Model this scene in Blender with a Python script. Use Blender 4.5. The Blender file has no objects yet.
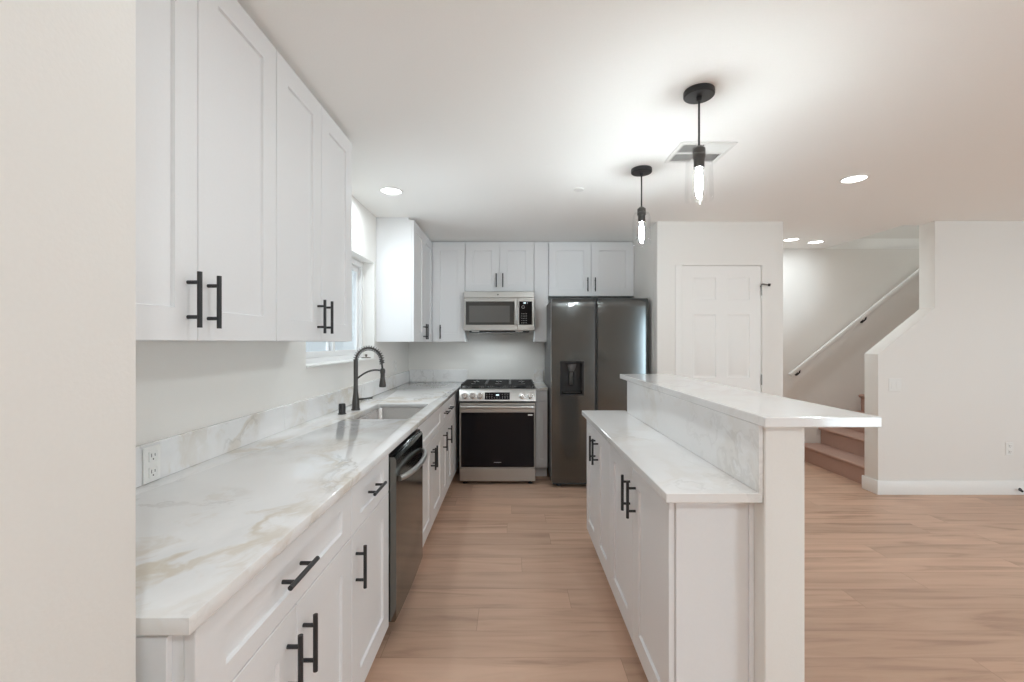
import bpy, bmesh, math, random
from mathutils import Vector, Matrix
random.seed(7)
SC = bpy.context.scene
COL = SC.collection
PI = math.pi

# ------------------------------------------------------------------ camera, world, exposure
CAM_H = 1.37
cam_d = bpy.data.cameras.new('camera')
cam_d.sensor_width = 36.0
cam_d.lens = 16.0
cam_d.shift_y = 1.0 / 1024.0
cam_d.clip_start = 0.05
cam_o = bpy.data.objects.new('camera', cam_d)
COL.objects.link(cam_o)
cam_o.location = (0, 0, CAM_H)
cam_o.rotation_euler = (PI / 2, 0, 0)
SC.camera = cam_o

# strength of each light, real and added
W_SKY, W_DOOR_FILL, W_WINDOW_FILL, W_KITCHEN_FILL, W_PENDANT, W_HOOD = 1.2, 185.0, 8.0, 55.0, 290.0, 3.0
W_CAN = [7.0, 1.5, 4.5, 0.6, 3.8, 2.0, 22.0, 13.0, 1.5, 2.0, 15.0]
SKY_COL = (0.84, 0.95, 1.0)
CAN_COL = (0.86, 0.955, 1.0)
DAY_COL = (0.745, 0.91, 1.0)
PENDANT_COL = (0.88, 0.97, 1.0)
world = bpy.data.worlds.new('world')
SC.world = world
world.use_nodes = True
wn = world.node_tree
bg = wn.nodes['Background']
bg.inputs['Color'].default_value = (*SKY_COL, 1)
bg.inputs['Strength'].default_value = W_SKY

def daylight_fill(loc, rot, sx, sy, w, col=DAY_COL):
    ld = bpy.data.lights.new('daylight_fill', 'AREA')
    ld.shape = 'RECTANGLE'; ld.size = sx; ld.size_y = sy; ld.energy = w; ld.color = col
    lo = bpy.data.objects.new('daylight_fill', ld)
    COL.objects.link(lo)
    lo.location = loc; lo.rotation_euler = rot
# daylight lamps added outside the unseen patio door and living room window
daylight_fill((5.35, -3.95, 1.15), (PI / 2, 0, 0), 2.2, 2.2, W_DOOR_FILL)
daylight_fill((6.95, -0.5, 1.45), (PI / 2, 0, PI / 2), 3.4, 1.5, W_WINDOW_FILL)
# lamp added low outside the kitchen window, tilted up to brighten the ceiling
daylight_fill((-2.0, 2.5, 0.85), (PI / 2 + 0.6, 0, -PI / 2), 1.8, 1.2, W_KITCHEN_FILL, (0.90, 0.965, 1.0))

SC.view_settings.view_transform = 'Standard'
SC.view_settings.look = 'None'
SC.view_settings.gamma = 1.0
SC.view_settings.use_curve_mapping = False
SC.view_settings.exposure = 0.09
SC.cycles.use_denoising = True
SC.cycles.max_bounces = 18
SC.cycles.diffuse_bounces = 14
SC.cycles.transparent_max_bounces = 16
SC.cycles.sample_clamp_indirect = 4.0
SC.cycles.caustics_reflective = False
SC.cycles.caustics_refractive = False

# ------------------------------------------------------------------ materials
def new_mat(name):
    m = bpy.data.materials.new(name)
    m.use_nodes = True
    nt = m.node_tree
    return m, nt, nt.nodes['Principled BSDF']

def N(nt, t, **kw):
    n = nt.nodes.new(t)
    for k, v in kw.items():
        setattr(n, k, v)
    return n

def paint(name, rgb, rough=0.5, bump=0.0, scale=120.0, var=0.015, spec=0.5, metal=0.0):
    m, nt, b = new_mat(name)
    tc = N(nt, 'ShaderNodeTexCoord')
    nz = N(nt, 'ShaderNodeTexNoise')
    nz.inputs['Scale'].default_value = scale
    nt.links.new(tc.outputs['Object'], nz.inputs['Vector'])
    mix = N(nt, 'ShaderNodeMix', data_type='RGBA')
    mix.inputs[6].default_value = (*[c * (1 - var) for c in rgb], 1)
    mix.inputs[7].default_value = (*[min(1, c * (1 + var)) for c in rgb], 1)
    nt.links.new(nz.outputs['Fac'], mix.inputs[0])
    nt.links.new(mix.outputs[2], b.inputs['Base Color'])
    b.inputs['Roughness'].default_value = rough
    b.inputs['Metallic'].default_value = metal
    b.inputs['Specular IOR Level'].default_value = spec
    if bump:
        bp = N(nt, 'ShaderNodeBump')
        bp.inputs['Strength'].default_value = bump
        bp.inputs['Distance'].default_value = 0.002
        nt.links.new(nz.outputs['Fac'], bp.inputs['Height'])
        nt.links.new(bp.outputs['Normal'], b.inputs['Normal'])
    return m

def brushed(name, rgb, rough=0.3, axis=0, var=0.06):
    m, nt, b = new_mat(name)
    tc = N(nt, 'ShaderNodeTexCoord')
    mp = N(nt, 'ShaderNodeMapping')
    s = [400.0, 400.0, 400.0]
    s[axis] = 4.0
    mp.inputs['Scale'].default_value = s
    nz = N(nt, 'ShaderNodeTexNoise')
    nz.inputs['Scale'].default_value = 1.0
    nz.inputs['Detail'].default_value = 3.0
    nt.links.new(tc.outputs['Object'], mp.inputs['Vector'])
    nt.links.new(mp.outputs['Vector'], nz.inputs['Vector'])
    mix = N(nt, 'ShaderNodeMix', data_type='RGBA')
    mix.inputs[6].default_value = (*[c * (1 - var) for c in rgb], 1)
    mix.inputs[7].default_value = (*[min(1, c * (1 + var)) for c in rgb], 1)
    nt.links.new(nz.outputs['Fac'], mix.inputs[0])
    nt.links.new(mix.outputs[2], b.inputs['Base Color'])
    mr = N(nt, 'ShaderNodeMapRange')
    mr.inputs['To Min'].default_value = rough * 0.8
    mr.inputs['To Max'].default_value = rough * 1.2
    nt.links.new(nz.outputs['Fac'], mr.inputs['Value'])
    nt.links.new(mr.outputs['Result'], b.inputs['Roughness'])
    b.inputs['Metallic'].default_value = 1.0
    return m

def emissive(name, rgb, strength):
    m, nt, b = new_mat(name)
    b.inputs['Base Color'].default_value = (*rgb, 1)
    b.inputs['Emission Color'].default_value = (*rgb, 1)
    b.inputs['Emission Strength'].default_value = strength
    return m

def thin_glass(name, tint=(1, 1, 1), refl=0.9):
    m = bpy.data.materials.new(name)
    m.use_nodes = True
    nt = m.node_tree
    nt.nodes.clear()
    out = N(nt, 'ShaderNodeOutputMaterial')
    tr = N(nt, 'ShaderNodeBsdfTransparent')
    tr.inputs['Color'].default_value = (*tint, 1)
    gl = N(nt, 'ShaderNodeBsdfGlossy')
    gl.inputs['Roughness'].default_value = 0.02
    lw = N(nt, 'ShaderNodeLayerWeight')
    lw.inputs['Blend'].default_value = 0.25
    mu = N(nt, 'ShaderNodeMath', operation='MULTIPLY')
    mu.inputs[1].default_value = refl
    mx = N(nt, 'ShaderNodeMixShader')
    nt.links.new(lw.outputs['Fresnel'], mu.inputs[0])
    nt.links.new(mu.outputs[0], mx.inputs['Fac'])
    nt.links.new(tr.outputs[0], mx.inputs[1])
    nt.links.new(gl.outputs[0], mx.inputs[2])
    nt.links.new(mx.outputs[0], out.inputs['Surface'])
    return m

def quartz(name, beige=0.80, line=0.5, cloud=0.55):
    m, nt, b = new_mat(name)
    geo = N(nt, 'ShaderNodeNewGeometry')
    warp = N(nt, 'ShaderNodeTexNoise')
    warp.inputs['Scale'].default_value = 1.6
    warp.inputs['Detail'].default_value = 5.0
    nt.links.new(geo.outputs['Position'], warp.inputs['Vector'])
    add = N(nt, 'ShaderNodeVectorMath', operation='MULTIPLY_ADD')
    add.inputs[1].default_value = (0.9, 0.9, 0.9)
    nt.links.new(warp.outputs['Color'], add.inputs[0])
    nt.links.new(geo.outputs['Position'], add.inputs[2])
    def vein(scale, width, seed):
        mp = N(nt, 'ShaderNodeMapping')
        mp.inputs['Location'].default_value = (seed, seed * 2.3, seed * 0.7)
        mp.inputs['Rotation'].default_value = (0.3, 0.2, 0.6 + seed)
        mp.inputs['Scale'].default_value = (1.0, 0.55, 1.0)
        nt.links.new(add.outputs[0], mp.inputs['Vector'])
        nz = N(nt, 'ShaderNodeTexNoise')
        nz.inputs['Scale'].default_value = scale
        nz.inputs['Detail'].default_value = 7.0
        nz.inputs['Roughness'].default_value = 0.6
        nt.links.new(mp.outputs['Vector'], nz.inputs['Vector'])
        sub = N(nt, 'ShaderNodeMath', operation='SUBTRACT')
        sub.inputs[1].default_value = 0.5
        nt.links.new(nz.outputs['Fac'], sub.inputs[0])
        ab = N(nt, 'ShaderNodeMath', operation='ABSOLUTE')
        nt.links.new(sub.outputs[0], ab.inputs[0])
        mr = N(nt, 'ShaderNodeMapRange', interpolation_type='SMOOTHSTEP')
        mr.inputs['From Min'].default_value = 0.0
        mr.inputs['From Max'].default_value = width
        mr.inputs['To Min'].default_value = 1.0
        mr.inputs['To Max'].default_value = 0.0
        nt.links.new(ab.outputs[0], mr.inputs['Value'])
        return mr.outputs['Result']
    patch = N(nt, 'ShaderNodeTexNoise')
    patch.inputs['Scale'].default_value = 2.1
    patch.inputs['Detail'].default_value = 2.0
    nt.links.new(geo.outputs['Position'], patch.inputs['Vector'])
    pr = N(nt, 'ShaderNodeMapRange')
    pr.inputs['From Min'].default_value = 0.40
    pr.inputs['From Max'].default_value = 0.62
    nt.links.new(patch.outputs['Fac'], pr.inputs['Value'])
    c = None
    prev = (0.83, 0.83, 0.83, 1)
    for (sc, wd, seed, col, amt) in ((1.0, 0.12, 8.0, (0.66, 0.665, 0.67, 1), cloud),
                                     (1.25, 0.045, 1.7, (0.60, 0.53, 0.43, 1), beige),
                                     (1.7, 0.016, 4.1, (0.42, 0.40, 0.38, 1), line)):
        v = vein(sc, wd, seed)
        mu = N(nt, 'ShaderNodeMath', operation='MULTIPLY')
        nt.links.new(v, mu.inputs[0])
        nt.links.new(pr.outputs['Result'], mu.inputs[1])
        m2 = N(nt, 'ShaderNodeMath', operation='MULTIPLY')
        m2.inputs[1].default_value = amt
        nt.links.new(mu.outputs[0], m2.inputs[0])
        mix = N(nt, 'ShaderNodeMix', data_type='RGBA')
        nt.links.new(m2.outputs[0], mix.inputs[0])
        if c is None:
            mix.inputs[6].default_value = prev
        else:
            nt.links.new(c, mix.inputs[6])
        mix.inputs[7].default_value = col
        c = mix.outputs[2]
    nt.links.new(c, b.inputs['Base Color'])
    b.inputs['Roughness'].default_value = 0.09
    b.inputs['Specular IOR Level'].default_value = 0.5
    return m

def plank_floor(name, PW=0.184, PL=1.52):
    m, nt, b = new_mat(name)
    L = nt.links
    def math_(op, a, c=None):
        n = N(nt, 'ShaderNodeMath', operation=op)
        for k, v in ((0, a), (1, c)):
            if v is None: continue
            if isinstance(v, (int, float)): n.inputs[k].default_value = v
            else: L.new(v, n.inputs[k])
        return n.outputs[0]
    geo = N(nt, 'ShaderNodeNewGeometry')
    sep = N(nt, 'ShaderNodeSeparateXYZ')
    L.new(geo.outputs['Position'], sep.inputs[0])
    ys = math_('DIVIDE', math_('ADD', sep.outputs['Y'], 0.05), PW)
    row = math_('FLOOR', ys)
    wr = N(nt, 'ShaderNodeTexWhiteNoise', noise_dimensions='1D')
    L.new(row, wr.inputs['W'])
    xs = math_('ADD', math_('DIVIDE', sep.outputs['X'], PL), wr.outputs['Value'])
    col = math_('FLOOR', xs)
    cid = N(nt, 'ShaderNodeCombineXYZ')
    L.new(row, cid.inputs[0]); L.new(col, cid.inputs[1])
    wid = N(nt, 'ShaderNodeTexWhiteNoise', noise_dimensions='2D')
    L.new(cid.outputs[0], wid.inputs['Vector'])
    def edge(v, size):
        f = math_('FRACT', v)
        return math_('MULTIPLY', math_('MINIMUM', f, math_('SUBTRACT', 1.0, f)), size)
    dist = math_('MINIMUM', edge(ys, PW), edge(xs, PL))
    seam = N(nt, 'ShaderNodeMapRange', interpolation_type='SMOOTHSTEP')
    seam.inputs['From Min'].default_value = 0.0004
    seam.inputs['From Max'].default_value = 0.0018
    seam.inputs['To Min'].default_value = 1.0
    seam.inputs['To Max'].default_value = 0.0
    L.new(dist, seam.inputs['Value'])
    sc = N(nt, 'ShaderNodeVectorMath', operation='MULTIPLY')
    sc.inputs[1].default_value = (0.85, 8.5, 1.0)
    L.new(geo.outputs['Position'], sc.inputs[0])
    sh = N(nt, 'ShaderNodeVectorMath', operation='MULTIPLY_ADD')
    sh.inputs[1].default_value = (17.0, 29.0, 31.0)
    L.new(wid.outputs['Color'], sh.inputs[0])
    L.new(sc.outputs[0], sh.inputs[2])
    gr = N(nt, 'ShaderNodeTexNoise')
    gr.inputs['Scale'].default_value = 1.5
    gr.inputs['Detail'].default_value = 7.0
    gr.inputs['Roughness'].default_value = 0.55
    gr.inputs['Distortion'].default_value = 0.9
    L.new(sh.outputs[0], gr.inputs['Vector'])
    ramp = N(nt, 'ShaderNodeValToRGB')
    e = ramp.color_ramp.elements
    e[0].position = 0.25; e[0].color = (0.375, 0.240, 0.168, 1)
    e[1].position = 0.70; e[1].color = (0.64, 0.440, 0.325, 1)
    e2 = e.new(0.46); e2.color = (0.56, 0.372, 0.270, 1)
    L.new(gr.outputs['Fac'], ramp.inputs['Fac'])
    hs = N(nt, 'ShaderNodeHueSaturation')
    vm = N(nt, 'ShaderNodeMapRange')
    vm.inputs['To Min'].default_value = 0.88
    vm.inputs['To Max'].default_value = 1.07
    L.new(wid.outputs['Value'], vm.inputs['Value'])
    L.new(vm.outputs['Result'], hs.inputs['Value'])
    L.new(ramp.outputs['Color'], hs.inputs['Color'])
    mo = N(nt, 'ShaderNodeMix', data_type='RGBA')
    L.new(math_('MULTIPLY', seam.outputs['Result'], 0.55), mo.inputs[0])
    L.new(hs.outputs['Color'], mo.inputs[6])
    mo.inputs[7].default_value = (0.24, 0.14, 0.09, 1)
    L.new(mo.outputs[2], b.inputs['Base Color'])
    b.inputs['Roughness'].default_value = 0.42
    b.inputs['Specular IOR Level'].default_value = 0.4
    bp = N(nt, 'ShaderNodeBump')
    bp.inputs['Strength'].default_value = 0.12
    bp.inputs['Distance'].default_value = 0.002
    L.new(gr.outputs['Fac'], bp.inputs['Height'])
    L.new(bp.outputs['Normal'], b.inputs['Normal'])
    return m

M = {}
M['wall'] = paint('wall_paint', (0.80, 0.785, 0.755), 0.75, 0.12, 160)
M['ceiling'] = paint('ceiling_paint', (0.92, 0.92, 0.905), 0.85, 0.15, 140)
M['trim'] = paint('trim_paint', (0.82, 0.82, 0.80), 0.4)
M['door'] = paint('door_paint', (0.81, 0.795, 0.77), 0.45)
M['cab'] = paint('cabinet_white', (0.79, 0.795, 0.805), 0.38)
M['cab_in'] = paint('cabinet_gap_board', (0.45, 0.45, 0.46), 0.6)
M['black'] = paint('matte_black_metal', (0.022, 0.022, 0.024), 0.42, var=0.1)
M['gunmetal'] = paint('gunmetal', (0.085, 0.08, 0.075), 0.33, var=0.1, metal=0.6)
M['steel'] = brushed('brushed_steel', (0.50, 0.493, 0.475), 0.36, 0)
M['steel_v'] = brushed('brushed_steel_side', (0.52, 0.512, 0.495), 0.34, 1)
M['sink'] = brushed('sink_steel', (0.62, 0.62, 0.62), 0.25, 1)
M['dark_steel'] = brushed('dark_stainless', (0.142, 0.150, 0.150), 0.15, 0, 0.03)
M['dark_side'] = paint('fridge_side_grey', (0.10, 0.10, 0.10), 0.45)
M['dw_steel'] = brushed('dishwasher_steel', (0.19, 0.187, 0.172), 0.14, 1, 0.03)
M['chrome'] = paint('chrome', (0.75, 0.75, 0.75), 0.12, metal=1.0)
M['iron'] = paint('cast_iron', (0.03, 0.03, 0.03), 0.55, 0.2, 300, 0.2)
M['enamel'] = paint('black_enamel', (0.02, 0.02, 0.021), 0.2, var=0.1)
M['blackglass'] = paint('black_glass', (0.006, 0.006, 0.008), 0.04, var=0.05, spec=0.22)
M['mwglass'] = paint('microwave_window', (0.055, 0.053, 0.05), 0.08, var=0.05)
M['mwmesh'] = paint('microwave_mesh_window', (0.13, 0.128, 0.122), 0.12, var=0.05)
M['plastic'] = paint('white_plastic', (0.80, 0.80, 0.78), 0.35)
M['slot'] = paint('dark_slot', (0.05, 0.05, 0.05), 0.6)
M['rubber'] = paint('rubber', (0.02, 0.02, 0.02), 0.7)
M['hinge'] = paint('hinge_metal', (0.33, 0.32, 0.30), 0.35, metal=1.0)
M['vinyl'] = paint('window_vinyl', (0.80, 0.80, 0.80), 0.35)
M['greyframe'] = paint('window_screen_frame', (0.30, 0.31, 0.35), 0.4)
M['carpet'] = paint('stair_carpet', (0.46, 0.305, 0.25), 0.95, 0.8, 260, 0.30, 0.1)
M['ventdark'] = paint('vent_duct', (0.10, 0.10, 0.10), 0.7)
M['stopper'] = paint('stopper_metal', (0.16, 0.14, 0.12), 0.4, metal=0.5)
M['quartz'] = quartz('quartz')
M['quartz_pale'] = quartz('quartz_pale', 0.22, 0.22, 0.15)
M['floor'] = plank_floor('oak_planks')
M['glass'] = thin_glass('pendant_glass', (0.997, 0.999, 0.999), 0.12)
M['pane'] = thin_glass('window_glass', (0.97, 0.985, 1.0), 0.6)
M['lens'] = emissive('can_light_lens', (1.0, 0.98, 0.95), 6.0)
M['filament'] = emissive('bulb_glow', PENDANT_COL, W_PENDANT)
M['digits'] = emissive('display_digits', (0.75, 0.9, 1.0), 0.9)
M['mark'] = paint('pale_marks', (0.45, 0.45, 0.45), 0.5)
M['ground'] = paint('outside_paving', (0.5, 0.5, 0.48), 0.9)

# ------------------------------------------------------------------ mesh helpers
class Fr:
    """local frame: a = to the viewer's right, b = up, c = out of the face"""
    def __init__(s, o, u, n):
        s.o = Vector(o); s.u = Vector(u); s.n = Vector(n); s.v = Vector((0, 0, 1))
    def __call__(s, a, b, c):
        return s.o + s.u * a + s.v * b + s.n * c

FW = Fr((0, 0, 0), (1, 0, 0), (0, 1, 0))      # plain world: a=x, b=z, c=y

class MB:
    def __init__(s):
        s.bm = bmesh.new()
    def _merge(s, t):
        me = bpy.data.meshes.new('tmp')
        t.to_mesh(me); t.free()
        s.bm.from_mesh(me)
        bpy.data.meshes.remove(me)
    def fbox(s, f, a0, a1, b0, b1, c0, c1, bev=0.0, seg=1):
        t = bmesh.new()
        v = [t.verts.new(f(a, b, c)) for a in (a0, a1) for b in (b0, b1) for c in (c0, c1)]
        for q in ((0, 1, 3, 2), (4, 6, 7, 5), (0, 4, 5, 1), (2, 3, 7, 6), (0, 2, 6, 4), (1, 5, 7, 3)):
            t.faces.new([v[i] for i in q])
        if bev:
            bmesh.ops.bevel(t, geom=list(t.edges), offset=bev, segments=seg, affect='EDGES', profile=0.5)
        bmesh.ops.recalc_face_normals(t, faces=list(t.faces))
        s._merge(t)
        return s
    def box(s, x0, x1, y0, y1, z0, z1, bev=0.0, seg=1):
        return s.fbox(FW, x0, x1, z0, z1, y0, y1, bev, seg)
    def tube(s, path, r, seg=12, cap=True):
        path = [Vector(p) for p in path]
        if not isinstance(r, (list, tuple)):
            r = [r] * len(path)
        t = bmesh.new()
        rings = []
        ref = None
        for i, p in enumerate(path):
            d = (path[min(i + 1, len(path) - 1)] - path[max(i - 1, 0)]).normalized()
            if ref is None:
                ref = Vector((0, 0, 1)) if abs(d.z) < 0.9 else Vector((1, 0, 0))
            x = (ref - d * ref.dot(d)).normalized()
            ref = x
            y = d.cross(x)
            rings.append([t.verts.new(p + (x * math.cos(2 * PI * k / seg) + y * math.sin(2 * PI * k / seg)) * r[i]) for k in range(seg)])
        for A, B in zip(rings, rings[1:]):
            for k in range(seg):
                t.faces.new((A[k], A[(k + 1) % seg], B[(k + 1) % seg], B[k]))
        if cap:
            t.faces.new(rings[0][::-1]); t.faces.new(rings[-1])
        bmesh.ops.recalc_face_normals(t, faces=list(t.faces))
        s._merge(t)
        return s
    def cyl(s, p0, p1, r, seg=20, r2=None):
        return s.tube([p0, p1], [r, r if r2 is None else r2], seg)
    def lathe(s, prof, o, axis=(0, 0, 1), seg=28, closed=False):
        """prof: (radius, height along the axis)"""
        ax = Vector(axis).normalized(); o = Vector(o)
        x = ax.orthogonal().normalized(); y = ax.cross(x)
        t = bmesh.new(); rings = []
        for r, h in prof:
            if r < 1e-6:
                rings.append([t.verts.new(o + ax * h)])
            else:
                rings.append([t.verts.new(o + ax * h + (x * math.cos(2 * PI * k / seg) + y * math.sin(2 * PI * k / seg)) * r) for k in range(seg)])
        pairs = list(zip(rings, rings[1:]))
        if closed:
            pairs.append((rings[-1], rings[0]))
        for A, B in pairs:
            for k in range(seg):
                k2 = (k + 1) % seg
                if len(A) == 1 and len(B) == 1:
                    continue
                if len(A) == 1:
                    t.faces.new((A[0], B[k2], B[k]))
                elif len(B) == 1:
                    t.faces.new((A[k], A[k2], B[0]))
                else:
                    t.faces.new((A[k], A[k2], B[k2], B[k]))
        bmesh.ops.recalc_face_normals(t, faces=list(t.faces))
        s._merge(t)
        return s
    def slab(s, f, outer, holes, c0, c1, bev=0.0):
        """flat outline with holes in the (a, b) plane of the frame, from c0 to c1"""
        t = bmesh.new()
        edges = []
        for lp in [outer] + list(holes):
            vs = [t.verts.new(f(a, b, c0)) for a, b in lp]
            for i in range(len(vs)):
                edges.append(t.edges.new((vs[i], vs[(i + 1) % len(vs)])))
        bmesh.ops.triangle_fill(t, use_beauty=True, edges=edges)
        bmesh.ops.dissolve_limit(t, angle_limit=0.01, verts=list(t.verts), edges=list(t.edges))
        r = bmesh.ops.extrude_face_region(t, geom=list(t.faces))
        vs = [g for g in r['geom'] if isinstance(g, bmesh.types.BMVert)]
        bmesh.ops.translate(t, verts=vs, vec=f.n * (c1 - c0))
        bmesh.ops.recalc_face_normals(t, faces=list(t.faces))
        if bev:
            ed = [e for e in t.edges if len(e.link_faces) == 2 and e.calc_face_angle() > 0.5]
            bmesh.ops.bevel(t, geom=ed, offset=bev, segments=2, affect='EDGES', profile=0.5)
        s._merge(t)
        return s
    def board(s, f, a0, b0, w, h, c0, t_, holes, rings, bev=0.0015):
        """board with framed panels: holes (a0,b0,a1,b1) inside the board, rings [(inset, depth)]"""
        t = bmesh.new()
        def rect(x0, y0, x1, y1, c):
            return [t.verts.new(f(a, b, c)) for a, b in ((x0, y0), (x1, y0), (x1, y1), (x0, y1))]
        def strip(A, B):
            for k in range(4):
                t.faces.new((A[k], A[(k + 1) % 4], B[(k + 1) % 4], B[k]))
        x0, y0, x1, y1 = a0, b0, a0 + w, b0 + h
        back = rect(x0, y0, x1, y1, c0)
        side = rect(x0, y0, x1, y1, c0 + t_ - bev)
        front = rect(x0 + bev, y0 + bev, x1 - bev, y1 - bev, c0 + t_)
        t.faces.new(back)
        strip(back, side); strip(side, front)
        edges = [t.edges.get((front[i], front[(i + 1) % 4])) for i in range(4)]
        hv = []
        for (p, q, r_, u) in holes:
            H = rect(a0 + p, b0 + q, a0 + r_, b0 + u, c0 + t_)
            hv.append(H)
            for i in range(4):
                edges.append(t.edges.new((H[i], H[(i + 1) % 4])))
        bmesh.ops.triangle_fill(t, use_beauty=True, edges=edges)
        for H, (p, q, r_, u) in zip(hv, holes):
            prev = H
            for ins, dep in rings:
                R = rect(a0 + p + ins, b0 + q + ins, a0 + r_ - ins, b0 + u - ins, c0 + t_ + dep)
                strip(prev, R); prev = R
            t.faces.new(prev)
        bmesh.ops.recalc_face_normals(t, faces=list(t.faces))
        s._merge(t)
        return s
    def quads(s, verts, faces):
        t = bmesh.new()
        vs = [t.verts.new(v) for v in verts]
        for fc in faces:
            t.faces.new([vs[i] for i in fc])
        bmesh.ops.recalc_face_normals(t, faces=list(t.faces))
        s._merge(t)
        return s
    def build(s, name, mat, parent=None, angle=32):
        me = bpy.data.meshes.new(name)
        bmesh.ops.remove_doubles(s.bm, verts=list(s.bm.verts), dist=1e-6)
        if parent is None:
            xs = [v.co for v in s.bm.verts]
            org = Vector(((min(v.x for v in xs) + max(v.x for v in xs)) / 2,
                          (min(v.y for v in xs) + max(v.y for v in xs)) / 2,
                          min(v.z for v in xs)))
        else:
            org = ORG[parent.name]
        bmesh.ops.translate(s.bm, verts=list(s.bm.verts), vec=-org)
        s.bm.to_mesh(me); s.bm.free()
        me.polygons.foreach_set('use_smooth', [True] * len(me.polygons))
        me.set_sharp_from_angle(angle=math.radians(angle))
        me.materials.append(mat)
        o = bpy.data.objects.new(name, me)
        COL.objects.link(o)
        ORG[o.name] = org
        if parent is None:
            o.location = org
        else:
            o.parent = parent
        return o

ORG = {}

def tag(o, label=None, cat=None, group=None, kind=None):
    if label: o['label'] = label
    if cat: o['category'] = cat
    if group: o['group'] = group
    if kind: o['kind'] = kind
    return o

def thing(name, loc, label=None, cat=None, group=None, kind=None):
    o = bpy.data.objects.new(name, None)
    o.empty_display_size = 0.1
    COL.objects.link(o)
    o.location = loc
    ORG[o.name] = Vector(loc)
    return tag(o, label, cat, group, kind)

def structure(mb, name, mat, label=None, cat=None):
    return tag(mb.build(name, mat), label, cat, None, 'structure')

def copy_tree(o, parent=None):
    c = o.copy()
    COL.objects.link(c)
    ORG[c.name] = ORG[o.name]
    if parent is not None:
        c.parent = parent
    for ch in list(o.children):
        copy_tree(ch, c)
    return c

def rrect(x0, y0, x1, y1, r, seg=5):
    pts = []
    for cx, cy, a in ((x1 - r, y1 - r, 0), (x0 + r, y1 - r, 90), (x0 + r, y0 + r, 180), (x1 - r, y0 + r, 270)):
        for k in range(seg + 1):
            t = math.radians(a + 90 * k / seg)
            pts.append((cx + r * math.cos(t), cy + r * math.sin(t)))
    return pts

# ------------------------------------------------------------------ the room
CEIL = 2.46
XL = -1.187            # left wall face
YB = 5.22              # kitchen back wall face
YD = 4.118             # wall with the panelled door
XR = 6.6               # living room right wall
YR = -3.6              # rear wall
FXY = Fr((0, 0, 0), (1, 0, 0), (0, 0, 1))
FXY.v = Vector((0, 1, 0))                     # a=x, b=y, c=z
FYZ = Fr((0, 0, 0), (0, 1, 0), (1, 0, 0))     # a=y, b=z, c=x

structure(MB().box(XL - 0.15, XR + 0.15, YR - 0.15, YB + 0.25, -0.12, 0.0), 'floor', M['floor'])
structure(MB().slab(FXY, [(XL - 0.15, YR - 0.15), (XR + 0.15, YR - 0.15), (XR + 0.15, YB + 0.25), (XL - 0.15, YB + 0.25)],
                    [[(3.65, 4.25), (XR, 4.25), (XR, 5.32), (3.65, 5.32)]], CEIL, CEIL + 0.12), 'ceiling', M['ceiling'])

WY0, WY1, WZ0, WZ1 = 2.62, 3.92, 1.222, 2.05   # kitchen window opening
structure(MB().slab(FYZ, [(0.655, 0), (YB + 0.15, 0), (YB + 0.15, CEIL), (0.655, CEIL)],
                    [[(WY0, WZ0), (WY1, WZ0), (WY1, WZ1), (WY0, WZ1)]], XL - 0.15, XL), 'wall_left', M['wall'])
# wall beside the camera and its return to the kitchen wall
structure(MB().slab(FXY, [(-0.66, YR), (-0.5385, YR), (-0.5385, 0.655), (XL - 0.15, 0.655), (XL - 0.15, 0.54), (-0.66, 0.54)],
                    [], 0, CEIL, 0.006), 'wall_near', M['wall'])
structure(MB().box(XL, 1.43, YB, YB + 0.12, 0, CEIL), 'wall_back', M['wall'])
structure(MB().box(1.315, 1.43, YD + 0.115, YB, 0, CEIL), 'wall_fridge', M['wall'])
DX0, DX1, DZ1 = 1.54, 2.266, 2.065
structure(MB().slab(FW, [(1.315, 0), (DX0, 0), (DX0, DZ1), (DX1, DZ1), (DX1, 0), (2.453, 0), (2.453, CEIL), (1.315, CEIL)],
                    [], YD, YD + 0.115, 0.003), 'wall_closet', M['wall'])
structure(MB().box(2.34, 2.453, YD + 0.115, 5.32, 0, CEIL), 'wall_hall', M['wall'])
structure(MB().box(1.43, XR + 0.15, 5.32, 5.44, 0, 5.1), 'wall_stairs_back', M['wall'])
KX0, KX1 = 3.29, 3.80
structure(MB().slab(FW, [(KX0, 0), (XR, 0), (XR, CEIL), (KX1, CEIL), (KX1, 1.677), (KX0, 1.262)],
                    [], 4.09, 4.25, 0.004), 'wall_stairs_front', M['wall'])
structure(MB().box(3.53, XR + 0.15, 4.13, 4.25, CEIL + 0.12, 5.1), 'wall_upper_front', M['wall'])
structure(MB().box(3.53, 3.65, 4.25, 5.32, CEIL + 0.12, 5.1), 'wall_upper_left', M['wall'])
structure(MB().box(3.4, XR + 0.15, 4.1, 5.5, 5.1, 5.2), 'ceiling_upper', M['ceiling'])
structure(MB().slab(FYZ, [(YR, 0), (5.32, 0), (5.32, 5.1), (4.25, 5.1), (4.25, CEIL), (YR, CEIL)],
                    [[(-2.2, 0.75), (1.2, 0.75), (1.2, 2.1), (-2.2, 2.1)]], XR, XR + 0.15), 'wall_right', M['wall'])
structure(MB().slab(FW, [(-0.66, 0), (4.3, 0), (4.3, 2.1), (6.4, 2.1), (6.4, 0), (XR, 0), (XR, CEIL), (-0.66, CEIL)],
                    [], YR - 0.15, YR), 'wall_rear', M['wall'])
structure(MB().box(-14, 20, -18, 14, -0.3, -0.14), 'ground', M['ground'])

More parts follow.
